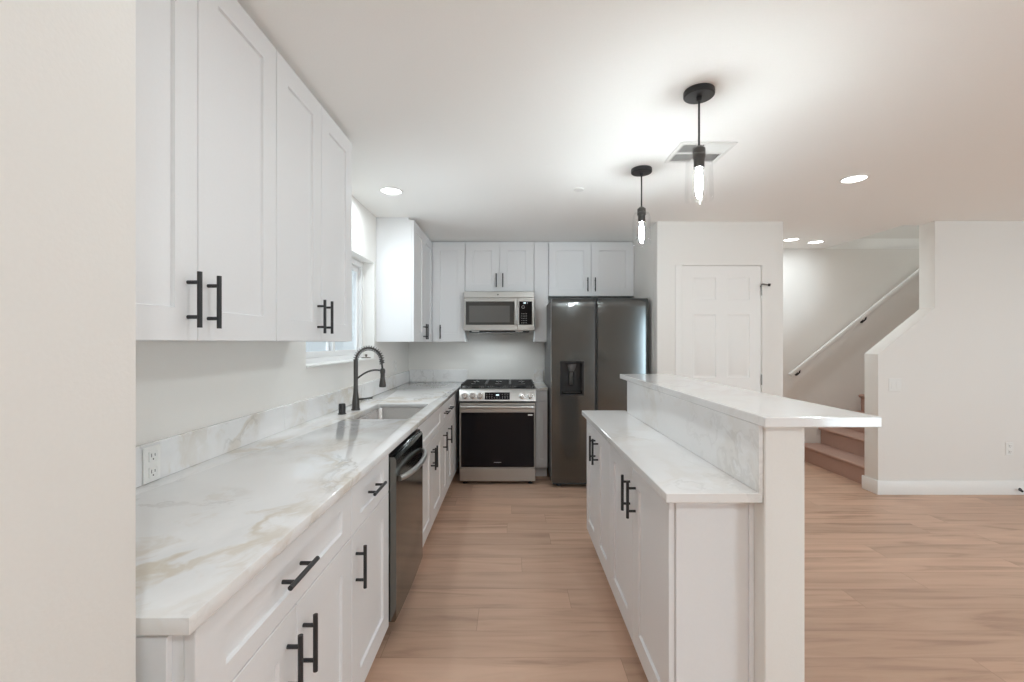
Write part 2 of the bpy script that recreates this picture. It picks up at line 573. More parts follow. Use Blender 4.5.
# baseboards
structure(MB().slab(FXY, [(KX0 - 0.015, 4.265), (KX0 - 0.015, 4.075), (XR, 4.075), (XR, 4.09), (KX0, 4.09), (KX0, 4.265)],
                    [], 0, 0.125, 0.004), 'baseboard_stairs', M['trim'])
structure(MB().box(2.266, 2.468, 4.103, 4.118, 0, 0.125, 0.003), 'baseboard_closet', M['trim'])
structure(MB().box(2.453, 3.35, 5.305, 5.32, 0, 0.125, 0.003), 'baseboard_hall', M['trim'])
structure(MB().box(XR - 0.015, XR, YR, 4.075, 0, 0.125, 0.003), 'baseboard_right', M['trim'])
structure(MB().box(-0.5385, -0.5235, YR, 0.655, 0, 0.125, 0.003), 'baseboard_near', M['trim'])

# kitchen window: vinyl slider set at the outside of the reveal
win = thing('window_1', (XL - 0.12, (WY0 + WY1) / 2, WZ0), 'white vinyl sliding window over the sink', 'window', None, 'structure')
fr = MB().slab(FYZ, [(WY0, WZ0), (WY1, WZ0), (WY1, WZ1), (WY0, WZ1)],
               [[(WY0 + 0.045, WZ0 + 0.045), (WY1 - 0.045, WZ0 + 0.045), (WY1 - 0.045, WZ1 - 0.045), (WY0 + 0.045, WZ1 - 0.045)]],
               XL - 0.145, XL - 0.095, 0.002).build('window_frame', M['vinyl'], win)
ym = (WY0 + WY1) / 2
for (y0, y1, x0, mt) in ((WY0 + 0.046, ym + 0.03, XL - 0.118, 'vinyl'), (ym - 0.02, WY1 - 0.046, XL - 0.142, 'vinyl')):
    sash = MB().slab(FYZ, [(y0, WZ0 + 0.046), (y1, WZ0 + 0.046), (y1, WZ1 - 0.046), (y0, WZ1 - 0.046)],
                     [[(y0 + 0.04, WZ0 + 0.086), (y1 - 0.04, WZ0 + 0.086), (y1 - 0.04, WZ1 - 0.086), (y0 + 0.04, WZ1 - 0.086)]],
                     x0, x0 + 0.022, 0.002).build('window_sash', M[mt], win)
    MB().box(x0 + 0.009, x0 + 0.013, y0 + 0.04, y1 - 0.04, WZ0 + 0.086, WZ1 - 0.086).build('window_pane', M['pane'], sash)
MB().box(XL - 0.098, XL - 0.088, ym - 0.01, ym + 0.02, WZ0 + 0.40, WZ0 + 0.47, 0.002).build('window_latch', M['vinyl'], win)
MB().box(XL - 0.10, XL + 0.012, WY0 - 0.0, WY1 + 0.0, WZ0 - 0.001, WZ0 + 0.012, 0.003).build('window_sill', M['trim'], win)

# unseen glazing added behind and beside the camera as sources for the light
def added_glazing(name, f, a0, a1, b0, b1, n, c0, label):
    w = thing(name, f((a0 + a1) / 2, b0, c0), label, 'window', None, 'structure')
    step = (a1 - a0) / n
    holes = [[(a0 + i * step + 0.05, b0 + 0.05), (a0 + (i + 1) * step - 0.05, b0 + 0.05),
              (a0 + (i + 1) * step - 0.05, b1 - 0.05), (a0 + i * step + 0.05, b1 - 0.05)] for i in range(n)]
    fo = MB().slab(f, [(a0, b0), (a1, b0), (a1, b1), (a0, b1)], holes, c0, c0 + 0.06).build('window_frame', M['vinyl'], w)
    for h in holes:
        MB().fbox(f, h[0][0], h[1][0], h[0][1], h[2][1], c0 + 0.028, c0 + 0.032).build('window_pane', M['pane'], fo)
added_glazing('added_window', FYZ, -2.2, 1.2, 0.75, 2.1, 3, XR + 0.03, 'wide three pane living room window added unseen in the right wall')
added_glazing('added_patio_door', FW, 4.3, 6.4, 0.0, 2.1, 2, YR - 0.10, 'white framed glass patio door added unseen behind the camera')

# six panel door
dr = thing('door_1', ((DX0 + DX1) / 2, YD + 0.03, 0.008), 'white six panel interior door beside the fridge wall', 'door', None, 'structure')
fd = Fr((DX0 + 0.004, YD + 0.05, 0.008), (1, 0, 0), (0, -1, 0))
dw, dh = DX1 - DX0 - 0.008, DZ1 - 0.013
cx = [(0.105, dw / 2 - 0.05), (dw / 2 + 0.05, dw - 0.105)]
rows = [(0.20, 0.90), (1.04, 1.61), (1.745, 1.945)]
holes = [(a, b, a2, b2) for (a, a2) in cx for (b, b2) in rows]
leaf = MB().board(fd, 0, 0, dw, dh, 0, 0.035, holes, [(0.004, -0.006), (0.014, -0.007), (0.032, -0.001)]).build('door_leaf', M['door'], dr)
for hz in (0.28, 1.02, 1.83):
    MB().fbox(fd, dw - 0.002, dw + 0.012, hz - 0.045, hz + 0.045, 0.018, 0.039, 0.002).cyl(fd(dw + 0.003, hz - 0.047, 0.040), fd(dw + 0.003, hz + 0.047, 0.040), 0.008, 10).build('hinge', M['hinge'], dr)
st = MB().tube([fd(dw + 0.003, 1.885, 0.04), fd(dw + 0.003, 1.885, 0.06), fd(dw + 0.04, 1.875, 0.085)], 0.006, 8)
st.tube([fd(dw + 0.003, 1.885, 0.045), fd(dw - 0.03, 1.86, 0.075)], 0.004, 8)
hs = st.build('hinge_pin_stop', M['hinge'], dr)
MB().cyl(fd(dw + 0.037, 1.876, 0.083), fd(dw + 0.052, 1.872, 0.093), 0.012, 12).build('rubber_tip', M['rubber'], hs)
kn = MB().lathe([(0.0, 0), (0.03, 0), (0.03, 0.006), (0.012, 0.012), (0.012, 0.035), (0.026, 0.045), (0.028, 0.058), (0.018, 0.068), (0, 0.07)],
                fd(0.065, 0.95, 0.035), fd.n).build('door_knob', M['hinge'], dr)
MB().box(DX0, DX0 + 0.003, YD + 0.003, YD + 0.11, 0, DZ1).box(DX1 - 0.003, DX1, YD + 0.003, YD + 0.11, 0, DZ1)\
    .box(DX0, DX1, YD + 0.003, YD + 0.11, DZ1 - 0.003, DZ1).build('door_jamb', M['door'], dr)
structure(MB().box(DX0 - 0.062, DX0 - 0.004, YD - 0.008, YD, 0, DZ1 + 0.0, 0.003), 'trim_1', M['door'])

# ------------------------------------------------------------------ stairs and handrail
RISE, RUN, SX = 0.19, 0.235, 3.37
stair = thing('staircase', (SX, 4.785, 0), 'brown carpeted staircase climbing to the right behind the half wall', 'stairs')
for i in range(13):
    x0, z0, z1 = SX + RUN * i, RISE * i, RISE * (i + 1)
    x1 = x0 + RUN
    prof = [(x0, z0), (x1, z0), (x1, z1)]
    for k in range(7):
        t = PI / 2 + PI * k / 6
        prof.append((x0 - 0.012 + 0.017 * math.cos(t), z1 - 0.017 + 0.017 * math.sin(t)))
    prof.append((x0, z1 - 0.036))
    MB().slab(FW, prof, [], 4.256, 5.314).build('step', M['carpet'], stair)
hr = thing('handrail', (3.2, 5.25, 0.95), 'white sloping handrail on black brackets along the stair wall', 'handrail')
hp = [Vector((3.205 + t * 2.6, 5.25, 0.985 + t * 2.6 * 0.806)) for t in (0, 1)]
fh = Fr(hp[0], (hp[1] - hp[0]).normalized(), (0, -1, 0))
fh.v = Vector((0, -1, 0)).cross(fh.u); fh.v = -fh.v if fh.v.z < 0 else fh.v
MB().fbox(fh, 0, (hp[1] - hp[0]).length, -0.022, 0.022, -0.02, 0.02, 0.008, 2).build('rail', M['trim'], hr)
for a in (0.13, 1.11, 2.2, 3.1):
    p = fh(a, -0.022, 0.0)
    mb = MB().tube([p, p + Vector((0, 0.004, -0.03)), p + Vector((0, 0.03, -0.05)), p + Vector((0, 0.068, -0.05))], 0.008, 8)
    mb.lathe([(0, 0), (0.022, 0), (0.024, 0.004), (0.02, 0.012), (0, 0.012)], p + Vector((0, 0.069, -0.05)), (0, -1, 0), 14)
    mb.build('rail_bracket', M['black'], hr)

# ------------------------------------------------------------------ cabinets
GAP = 0.0016
def handle(parent, f, a, b, c, vertical=True, L=0.148):
    mb = MB()
    d = Vector((0, L / 2)) if vertical else Vector((L / 2, 0))
    e = d * 0.62
    cc = c + 0.032
    mb.cyl(f(a - d.x, b - d.y, cc), f(a + d.x, b + d.y, cc), 0.0062, 12)
    for s_ in (-1, 1):
        mb.cyl(f(a + s_ * e.x, b + s_ * e.y, c - 0.0005), f(a + s_ * e.x, b + s_ * e.y, cc), 0.0052, 10)
    return mb.build('handle', M['black'], parent)

def shaker(parent, name, f, a0, a1, b0, b1, rail=0.084, flat=False, t=0.02):
    a0 += GAP; a1 -= GAP; b0 += GAP; b1 -= GAP
    w, h = a1 - a0, b1 - b0
    r = min(rail, w * 0.3)
    rv = rail if h > 0.3 else 0.045
    holes = [] if flat else [(r, rv, w - r, h - rv)]
    return MB().board(f, a0, b0, w, h, 0.001, t - 0.001, holes, [(0.0025, -0.009)]).build(name, M['cab'], parent)

def cabinet(name, label, group, f, W, depth, fronts, b0, b1, toe=0.0, top=None, hollow=False, cat='cabinet'):
    """f: origin at the floor below the left end of the carcass face; fronts: (kind, a0, a1, b0, b1, handle)"""
    root = thing(name, f(W / 2, b0 if not toe else 0, -depth / 2), label, cat, group)
    if hollow:
        mb = MB()
        mb.fbox(f, 0, 0.018, toe, b1, -depth, 0).fbox(f, W - 0.018, W, toe, b1, -depth, 0)
        mb.fbox(f, 0.018, W - 0.018, toe, toe + 0.018, -depth, 0).fbox(f, 0.018, W - 0.018, toe + 0.018, b1, -depth, -depth + 0.012)
        mb.fbox(f, 0.018, W - 0.018, b1 - 0.15, b1, -0.018, 0)
        mb.fbox(f, 0, W, 0, toe, -depth, -0.07)
    else:
        mb = MB().fbox(f, 0.0005, W - 0.0005, toe if toe else b0, b1, -depth, 0)
        if toe:
            mb.fbox(f, 0.0005, W - 0.0005, 0, toe, -depth, -0.07)
        if top:
            mb.fbox(f, 0.0005, W - 0.0005, b1, top, -depth, -0.03)
    mb.build('body', M['cab'], root)
    for (kind, a0, a1, z0, z1, hd) in fronts:
        d = shaker(root, kind.split(':')[0], f, a0, a1, z0, z1, flat=kind.endswith(':flat'))
        if hd:
            handle(d, f, hd[0], hd[1], 0.02, hd[2])
    return root

UB, UT = 1.372, 2.437        # wall cabinets
UF = -0.877                  # carcass face of the left wall cabinets
UD = abs(XL - UF) - 0.002
def left_upper(y0, y1, label, hz=1.482):
    f = Fr((UF, y0, 0), (0, 1, 0), (1, 0, 0))
    W = y1 - y0
    return cabinet('wall_cabinet', label, 'white wall cabinets on the left wall', f, W, UD,
                   [('door', 0, W / 2, UB, UT, (W / 2 - 0.04, hz, True)), ('door', W / 2, W, UB, UT, (W / 2 + 0.04, hz, True))],
                   UB, UT, 0, CEIL - 0.002)
left_upper(0.83, 1.655, 'nearest white double door wall cabinet on the left, closest to the near wall edge')
left_upper(1.657, 2.437, 'white double door wall cabinet ending at the left edge of the kitchen window')
left_upper(3.975, 4.888, 'white wall cabinet between the window and the back corner', 1.47)
# back wall
BF = 4.91
BD = YB - BF - 0.002
def back_frame(x0, y=BF):
    return Fr((x0, y, 0), (1, 0, 0), (0, -1, 0))
cabinet('wall_cabinet', 'white single door wall cabinet in the back corner, left of the microwave', 'white wall cabinets on the back wall',
        back_frame(-0.875), 0.370, BD, [('door', 0.018, 0.370, UB, UT, (0.108, 1.478, True))], UB, UT, 0, CEIL - 0.002)
cabinet('wall_cabinet', 'short white two door wall cabinet directly above the microwave', 'white wall cabinets on the back wall',
        back_frame(-0.503), 0.739, BD, [('door', 0, 0.3695, 1.908, UT, (0.3345, 2.03, True)), ('door', 0.3695, 0.739, 1.908, UT, (0.4045, 2.03, True))],
        1.908, UT, 0, CEIL - 0.002)
cabinet('wall_cabinet', 'narrow flat white filler cabinet between microwave and fridge cupboard', 'white wall cabinets on the back wall',
        back_frame(0.238), 0.152, BD, [('door:flat', 0, 0.152, UB, UT, None)], UB, UT, 0, CEIL - 0.002)
cabinet('wall_cabinet', 'white two door wall cabinet above the refrigerator', 'white wall cabinets on the back wall',
        back_frame(0.392), 0.918, BD, [('door', 0, 0.459, 1.862, UT, (0.419, 1.985, True)), ('door', 0.459, 0.918, 1.862, UT, (0.499, 1.985, True))],
        1.862, UT, 0, CEIL - 0.002)

# base cabinets on the left
LF = -0.565
LD = abs(XL - LF) - 0.002
CB = 0.884                  # underside of the worktops
TOE = 0.105
def left_base(y0, y1, label, fronts, hollow=False):
    f = Fr((LF, y0, 0), (0, 1, 0), (1, 0, 0))
    return cabinet('base_cabinet', label, 'white base cabinets under the left worktop', f, y1 - y0, LD, fronts, 0, CB - 0.001, TOE, None, hollow)
DZ, DT, FB = 0.708, 0.876, 0.112
hz = 0.585
b1c = left_base(0.782, 1.548, 'nearest white base cabinet with one wide drawer over two doors',
    [('drawer', 0, 0.766, DZ, DT, (0.345, 0.80, False)), ('door', 0, 0.370, FB, DZ, (0.322, hz, True)), ('door', 0.370, 0.766, FB, DZ, (0.406, hz, True))])
MB().board(Fr((-0.70, 0.782, 0), (1, 0, 0), (0, -1, 0)), 0, 0.115, 0.116, 0.755, 0, 0.012, [(0.045, 0.05, 0.085, 0.72)], [(0.002, -0.007)]).build('end_panel', M['cab'], b1c)
left_base(1.55, 2.014, 'white base cabinet with a single door and drawer left of the dishwasher',
    [('drawer', 0, 0.464, DZ, DT, (0.225, 0.80, False)), ('door', 0, 0.464, FB, DZ, (0.04, hz, True))])
left_base(2.632, 3.55, 'white sink base cabinet with two doors right of the dishwasher',
    [('drawer_front', 0, 0.918, DZ, DT, None), ('door', 0, 0.459, FB, DZ, (0.424, hz, True)), ('door', 0.459, 0.918, FB, DZ, (0.494, hz, True))], True)
left_base(3.552, 3.83, 'slim white drawer base cabinet next to the sink cabinet',
    [('drawer', 0, 0.278, DZ, DT, (0.139, 0.80, False)), ('door', 0, 0.278, FB, DZ, (0.045, hz, True))])
left_base(3.832, 4.12, 'slim white drawer base cabinet farthest along the left run, nearest the range',
    [('drawer', 0, 0.288, DZ, DT, (0.12, 0.80, False)), ('door', 0, 0.288, FB, DZ, (0.045, hz, True))])
left_base(4.122, YB - 0.003, 'plain white corner base panel beside the range', [('panel:flat', 0, 0.46, FB, DT, None)])
# back base right of the range
f = Fr((0.238, 4.575, 0), (1, 0, 0), (0, -1, 0))
cabinet('base_cabinet', 'narrow white base cabinet between the range and the fridge', None, f, 0.118, 0.64,
        [('drawer:flat', 0, 0.118, 0.785, 0.872, None), ('door', 0, 0.118, FB, 0.772, None)], 0, CB - 0.001, TOE)

# island cabinets
IF_ = 0.515
IH = 0.125
def island_base(y_far, y_near, label, extra=False):
    W = y_far - y_near
    f = Fr((IF_, y_far, 0), (0, -1, 0), (-1, 0, 0))
    c = cabinet('island_cabinet', label, 'white island cabinets facing the aisle', f, W, 0.228,
                [('door', 0, W / 2, IH + 0.01, 0.876, (W / 2 - 0.043, 0.738, True)), ('door', W / 2, W, IH + 0.01, 0.876, (W / 2 + 0.043, 0.738, True))],
                0, CB - 0.001, IH)
    return c
island_base(3.02, 2.30, 'two door white island cabinet at the far end, facing the fridge side')
ic = island_base(2.298, 1.436, 'two door white island cabinet at the near end, beside the bar end post')
MB().box(0.516, 0.742, 1.430, 1.436, 0.0, CB - 0.001, 0.001).build('end_panel', M['cab'], ic)
MB().box(0.7425, 0.758, 1.424, 1.436, 0.0, CB - 0.001, 0.002).build('scribe_strip', M['cab'], ic)

# ------------------------------------------------------------------ worktops, splashbacks, island half wall
CT = 0.914
SY0, SY1, SX0, SX1 = 2.69, 3.36, -0.985, -0.612
f_top = FXY
tag(MB().slab(FXY, [(XL + 0.001, 0.752), (-0.533, 0.752), (-0.533, YB - 0.002), (XL + 0.001, YB - 0.002)],
              [rrect(SX0, SY0, SX1, SY1, 0.018)], CB, CT, 0.0025).build('countertop', M['quartz']),
    'long white veined quartz worktop along the left wall with the sink cut-out', 'countertop')
tag(MB().box(0.237, 0.358, 4.55, YB - 0.002, CB, CT, 0.002).build('countertop', M['quartz']),
    'narrow white quartz worktop piece between the range and the fridge', 'countertop')
BS = 1.042
tag(MB().box(XL + 0.001, XL + 0.016, 2.345, YB - 0.02, CT + 0.0005, BS, 0.0015).build('backsplash', M['quartz']),
    'low white quartz upstand behind the sink and faucet on the left wall', 'backsplash')
tag(MB().box(XL + 0.001, XL + 0.016, 0.70, 2.343, CT + 0.0005, BS, 0.0015).build('backsplash', M['quartz']),
    'veined quartz upstand on the left wall with the outlet in it', 'backsplash')
tag(MB().box(XL + 0.018, -0.512, YB - 0.017, YB - 0.001, CT + 0.0005, BS + 0.012, 0.0015).build('backsplash', M['quartz']),
    'low white quartz upstand on the back wall left of the range', 'backsplash')
tag(MB().box(0.252, 0.358, YB - 0.017, YB - 0.001, CT + 0.0005, BS + 0.012, 0.0015).build('backsplash', M['quartz']),
    'short quartz upstand on the back wall right of the range', 'backsplash')
structure(MB().box(0.7585, 0.879, 1.365, 2.945, 0, 1.118, 0.003), 'wall_island', M['wall'])
tag(MB().box(0.465, 0.7575, 1.372, 3.035, CB, CT, 0.0025).build('countertop', M['quartz_pale']),
    'white quartz lower worktop of the island above its cabinets', 'countertop')
tag(MB().box(0.744, 0.7575, 1.372, 2.943, CT + 0.0005, 1.118, 0.001).build('riser_panel', M['quartz_pale']),
    'upright white quartz panel between the island worktop and raised bar', 'backsplash')
tag(MB().box(0.741, 1.086, 1.335, 3.13, 1.119, 1.150, 0.0025).build('bar_top', M['quartz_pale']),
    'raised white quartz breakfast bar top over the island half wall', 'bar top')

# ------------------------------------------------------------------ sink, faucet, air gap
sk = thing('sink', ((SX0 + SX1) / 2, (SY0 + SY1) / 2, 0.70), 'undermount stainless steel sink basin set in the left worktop', 'sink')
def basin():
    mb = MB(); t = bmesh.new()
    loops = []
    for (g, z, r) in ((0.02, CB - 0.001, 0.05), (0.004, CB - 0.001, 0.034), (0.003, CB - 0.004, 0.033), (-0.002, 0.74, 0.03), (-0.012, 0.72, 0.03),
                      (-0.03, 0.712, 0.02)):
        loops.append([t.verts.new((x, y, z)) for x, y in rrect(SX0 - g, SY0 - g, SX1 + g, SY1 + g, r, 6)])
    for A, B in zip(loops, loops[1:]):
        n = len(A)
        for k in range(n):
            t.faces.new((A[k], A[(k + 1) % n], B[(k + 1) % n], B[k]))
    t.faces.new(loops[-1])
    outer = []
    for (g, z, r) in ((0.02, CB - 0.003, 0.05), (0.006, CB - 0.003, 0.034), (0.003, 0.735, 0.03), (-0.012, 0.708, 0.02)):
        outer.append([t.verts.new((x, y, z)) for x, y in rrect(SX0 - g, SY0 - g, SX1 + g, SY1 + g, r, 6)])
    for A, B in zip(outer, outer[1:]):
        n = len(A)
        for k in range(n):
            t.faces.new((A[k], A[(k + 1) % n], B[(k + 1) % n], B[k]))
    t.faces.new(outer[-1])
    n = len(loops[0])
    for k in range(n):
        t.faces.new((loops[0][k], loops[0][(k + 1) % n], outer[0][(k + 1) % n], outer[0][k]))
    bmesh.ops.recalc_face_normals(t, faces=list(t.faces))
    mb._merge(t)
    return mb
basin().build('basin', M['sink'], sk, 50)
MB().lathe([(0, 0.002), (0.03, 0.002), (0.034, 0.005), (0.044, 0.005), (0.046, 0.0), (0, 0.0)], (-0.79, 3.05, 0.712)).build('drain', M['chrome'], sk)

FX, FY = -1.047, 3.05
fc = thing('faucet', (FX, FY, CT), 'tall black pull-down spring faucet standing behind the sink', 'faucet')
MB().lathe([(0, 0), (0.029, 0), (0.029, 0.008), (0.0255, 0.012), (0.0245, 0.05), (0.020, 0.085), (0.0160, 0.12), (0.0142, 0.17), (0.0142, 0.335), (0.009, 0.342), (0, 0.342)],
           (FX, FY, CT + 0.0005)).build('faucet_body', M['gunmetal'], fc)
arch = []
for k in range(25):
    t = PI - PI * 1.0 * k / 24
    arch.append(Vector((-0.960 + 0.087 * math.cos(t), FY, 1.245 + 0.085 * math.sin(t))))
arch = [Vector((FX, FY, 1.2))] + arch + [Vector((-0.871, FY, 1.22)), Vector((-0.867, FY, 1.18))]
hose = MB().tube(arch, 0.0065, 10).build('hose', M['gunmetal'], fc)
# spring around the arch
def along(path, s):
    ln = [0]
    for p, q in zip(path, path[1:]):
        ln.append(ln[-1] + (q - p).length)
    d = s * ln[-1]
    for i in range(len(path) - 1):
        if d <= ln[i + 1] or i == len(path) - 2:
            t = (d - ln[i]) / (ln[i + 1] - ln[i])
            return path[i].lerp(path[i + 1], t), (path[i + 1] - path[i]).normalized()
hel = []
turns = 20
for k in range(turns * 10 + 1):
    p, d = along(arch[1:-1], k / (turns * 10))
    s_ = Vector((0, 1, 0)); r_ = d.cross(s_).normalized()
    an = 2 * PI * k / 10
    hel.append(p + (s_ * math.cos(an) + r_ * math.sin(an)) * 0.0155)
MB().tube(hel, 0.0028, 6).build('spring', M['gunmetal'], fc)
MB().lathe([(0, 0), (0.013, 0), (0.0135, 0.012), (0.012, 0.016), (0, 0.016)], (-0.8735, FY, 1.232)).build('collar', M['gunmetal'], fc)
MB().lathe([(0, 0), (0.021, 0), (0.0235, 0.006), (0.022, 0.02), (0.0155, 0.06), (0.0145, 0.09), (0.017, 0.095), (0.017, 0.115), (0.011, 0.125), (0, 0.125)],
           (-0.867, FY, 1.068)).build('spray_head', M['gunmetal'], fc)
MB().tube([Vector((FX + 0.005, FY, 1.122)).lerp(Vector((-0.884, FY, 1.172)), t) + Vector((0, 0, 0.026 * math.sin(PI * t * 0.9))) for t in [i / 10 for i in range(11)]],
          0.006, 8).build('support_arm', M['gunmetal'], fc)
MB().tube([(FX + 0.015, FY, 0.985), (FX + 0.05, FY, 0.988), (FX + 0.055, FY, 0.989), (FX + 0.115, FY - 0.01, 0.998)], [0.008, 0.008, 0.006, 0.0065], 10).build('lever', M['gunmetal'], fc)
tag(MB().lathe([(0, 0), (0.026, 0), (0.026, 0.004), (0.021, 0.006), (0.021, 0.06), (0.018, 0.066), (0, 0.067)], (-1.075, 2.88, CT + 0.0005)).build('air_gap_cap', M['black']),
    'small black cylinder air gap cap on the worktop left of the faucet', 'air gap')
stp = thing('sink_stopper', (-1.228, 3.83, WZ0 + 0.012), 'small dark round sink stopper lying on the window sill', 'stopper')
MB().lathe([(0, 0), (0.038, 0), (0.04, 0.003), (0.036, 0.007), (0.014, 0.010), (0, 0.010)], (-1.228, 3.83, WZ0 + 0.0125)).build('disc', M['stopper'], stp)
MB().lathe([(0, 0), (0.006, 0), (0.006, 0.008), (0.012, 0.014), (0.010, 0.022), (0, 0.024)], (-1.228, 3.83, WZ0 + 0.022)).build('knob', M['stopper'], stp)

# ------------------------------------------------------------------ dishwasher
dwf = Fr((LF + 0.01, 2.018, 0), (0, 1, 0), (1, 0, 0))
dwr = thing('dishwasher', dwf(0.305, 0, -0.28), 'stainless steel dishwasher built in under the left worktop', 'dishwasher')
MB().fbox(dwf, 0.004, 0.606, 0.11, 0.868, -0.58, 0.0).fbox(dwf, 0.004, 0.606, 0.0, 0.11, -0.58, -0.05).build('tub', M['dark_side'], dwr)
# bowed front door
cols = 12
vs, fcs = [], []
zs = [0.125, 0.135, 0.80, 0.845, 0.857]
for j, z in enumerate(zs):
    for i in range(cols + 1):
        a = 0.006 + 0.598 * i / cols
        t = 2 * i / cols - 1
        c = 0.040 + 0.006 * (1 - t * t)
        if j in (0, 4): c -= 0.008
        vs.append(dwf(a, z, c))
for j in range(len(zs) - 1):
    for i in range(cols):
        k = j * (cols + 1) + i
        fcs.append((k, k + 1, k + cols + 2, k + cols + 1))
nb = len(vs)
for z in (zs[0], zs[-1]):
    for i in range(cols + 1):
        vs.append(dwf(0.006 + 0.598 * i / cols, z, 0.002))
L2 = len(zs) - 1
for i in range(cols):
    fcs.append((i, i + 1, nb + i + 1, nb + i))
    fcs.append((L2 * (cols + 1) + i, L2 * (cols + 1) + i + 1, nb + cols + 1 + i + 1, nb + cols + 1 + i))
lft = [j * (cols + 1) for j in range(len(zs))]
fcs.append(lft + [nb + cols + 1, nb])
fcs.append([x + cols for x in lft] + [nb + 2 * cols + 1, nb + cols])
ddoor = MB().quads(vs, fcs).build('door', M['dw_steel'], dwr)
bar = []
for i in range(17):
    t = 2 * i / 16 - 1
    bar.append(dwf(0.305 + 0.27 * t, 0.755 - 0.0 * t, 0.047 + 0.045 * (1 - t * t) ** 0.7))
MB().tube(bar, [0.013] * 17, 12).build('handle', M['steel_v'], ddoor)
MB().fbox(dwf, 0.006, 0.604, 0.8585, 0.8675, 0.002, 0.026, 0.001).build('control_strip', M['blackglass'], dwr)
MB().fbox(dwf, 0.01, 0.60, 0.012, 0.118, -0.06, -0.045, 0.002).build('kick_plate', M['dark_side'], dwr)

# ------------------------------------------------------------------ range
RX0, RX1 = -0.506, 0.228
RW = RX1 - RX0
rf = Fr((RX0, 4.395, 0), (1, 0, 0), (0, -1, 0))
rg = thing('range', rf(RW / 2, 0, -0.3), 'stainless steel slide-in gas range with black oven window on the back wall', 'range')
MB().fbox(rf, 0.002, RW - 0.002, 0.03, 0.905, -0.815, 0.0).build('body', M['dark_side'], rg)
for a in (0.05, RW - 0.05):
    for c in (-0.03, -0.55):
        MB().lathe([(0, 0), (0.022, 0), (0.022, 0.006), (0.012, 0.01), (0.012, 0.03), (0, 0.03)], rf(a, 0.0, c), (0, 0, 1), 14).build('foot', M['rubber'], rg)
MB().board(rf, 0.003, 0.034, RW - 0.006, 0.123, 0.0, 0.032, [], [], 0.003).build('drawer', M['steel'], rg)
od = MB().board(rf, 0.003, 0.161, RW - 0.006, 0.626, 0.0, 0.034, [(0.012, 0.008, RW - 0.018, 0.535)], [(0.002, -0.004)], 0.003).build('oven_door', M['steel'], rg)
og = MB().fbox(rf, 0.017, RW - 0.017, 0.171, 0.694, 0.0301, 0.0335, 0.001).build('door_glass', M['blackglass'], od)
MB().fbox(rf, 0.15, RW - 0.15, 0.30, 0.60, 0.0336, 0.0340).build('inner_window', M['blackglass'], og)
MB().fbox(rf, RW / 2 - 0.035, RW / 2 + 0.035, 0.214, 0.219, 0.0336, 0.0339).build('badge', M['mark'], og)
MB().fbox(rf, RW - 0.075, RW - 0.032, 0.665, 0.677, 0.0336, 0.0339).build('sticker', M['plastic'], og)
hb = MB().fbox(rf, 0.012, RW - 0.012, 0.735, 0.763, 0.062, 0.082, 0.008, 3)
for a in (0.05, RW - 0.05):
    hb.fbox(rf, a - 0.015, a + 0.015, 0.739, 0.759, 0.033, 0.066, 0.003)
hb.build('door_handle', M['steel'], od)
MB().fbox(rf, 0.004, RW - 0.004, 0.787, 0.803, 0.0, 0.012).build('vent_gap', M['slot'], rg)
# sloped control panel
cp = [rf(0, 0.805, 0.045), rf(0, 0.900, 0.018), rf(0, 0.917, 0.0), rf(0, 0.917, -0.02), rf(0, 0.805, -0.02)]
n = len(cp)
vs = cp + [p + Vector((RW, 0, 0)) for p in cp]
MB().quads(vs, [tuple(range(n)), tuple(range(n, 2 * n))] + [(i, (i + 1) % n, n + (i + 1) % n, n + i) for i in range(n)]).build('control_panel', M['steel'], rg)
pn = Vector((0, -0.95, 0.27)).normalized()
pu = Vector((0, 0.27, 0.95)).normalized()
def on_panel(a, b, c=0.0):
    return rf(a, 0.853, 0.0315) + pu * b + pn * c
fpn = Fr(on_panel(0, 0), (1, 0, 0), pn); fpn.v = pu
for a in (0.053, 0.126, 0.200, 0.605, 0.682):
    kb = MB().lathe([(0, 0), (0.031, 0), (0.031, 0.006), (0.024, 0.009), (0.0225, 0.032), (0.020, 0.036), (0, 0.036)], fpn(a, 0.0, 0.0005), pn, 24)
    kb.fbox(fpn, a - 0.004, a + 0.004, -0.022, 0.022, 0.030, 0.044, 0.002)
    kb.build('knob', M['chrome'], rg)
ds = MB().fbox(fpn, 0.245, 0.485, -0.036, 0.034, 0.0004, 0.003, 0.001).build('display', M['blackglass'], rg)
MB().fbox(fpn, 0.352, 0.382, 0.002, 0.014, 0.0031, 0.0034).build('clock_digits', M['digits'], ds)
for i in range(9):
    for j in (-0.022, -0.006, 0.014):
        a = 0.260 + 0.025 * i
        if j > -0.01 and 0.335 < a + 0.006 < 0.40:
            continue
        MB().fbox(fpn, a, a + 0.008, j, j + 0.003, 0.0031, 0.0033).build('key_mark', M['mark'], ds)
MB().fbox(rf, 0.0, RW, 0.906, 0.924, -0.815, -0.621, 0.003).build('rear_trim', M['steel'], rg)
MB().fbox(rf, 0.0, RW, 0.906, 0.921, -0.62, -0.021, 0.003).build('cooktop', M['enamel'], rg)
for (a, c, r) in ((0.14, -0.15, 0.045), (0.14, -0.43, 0.038), (RW / 2, -0.29, 0.052), (RW - 0.14, -0.15, 0.05), (RW - 0.14, -0.43, 0.036)):
    MB().lathe([(0, 0), (r, 0), (r, 0.008), (r * 0.8, 0.010), (r * 0.8, 0.017), (r * 0.7, 0.02), (0, 0.02)], rf(a, 0.9212, c)).build('burner', M['iron'], rg)
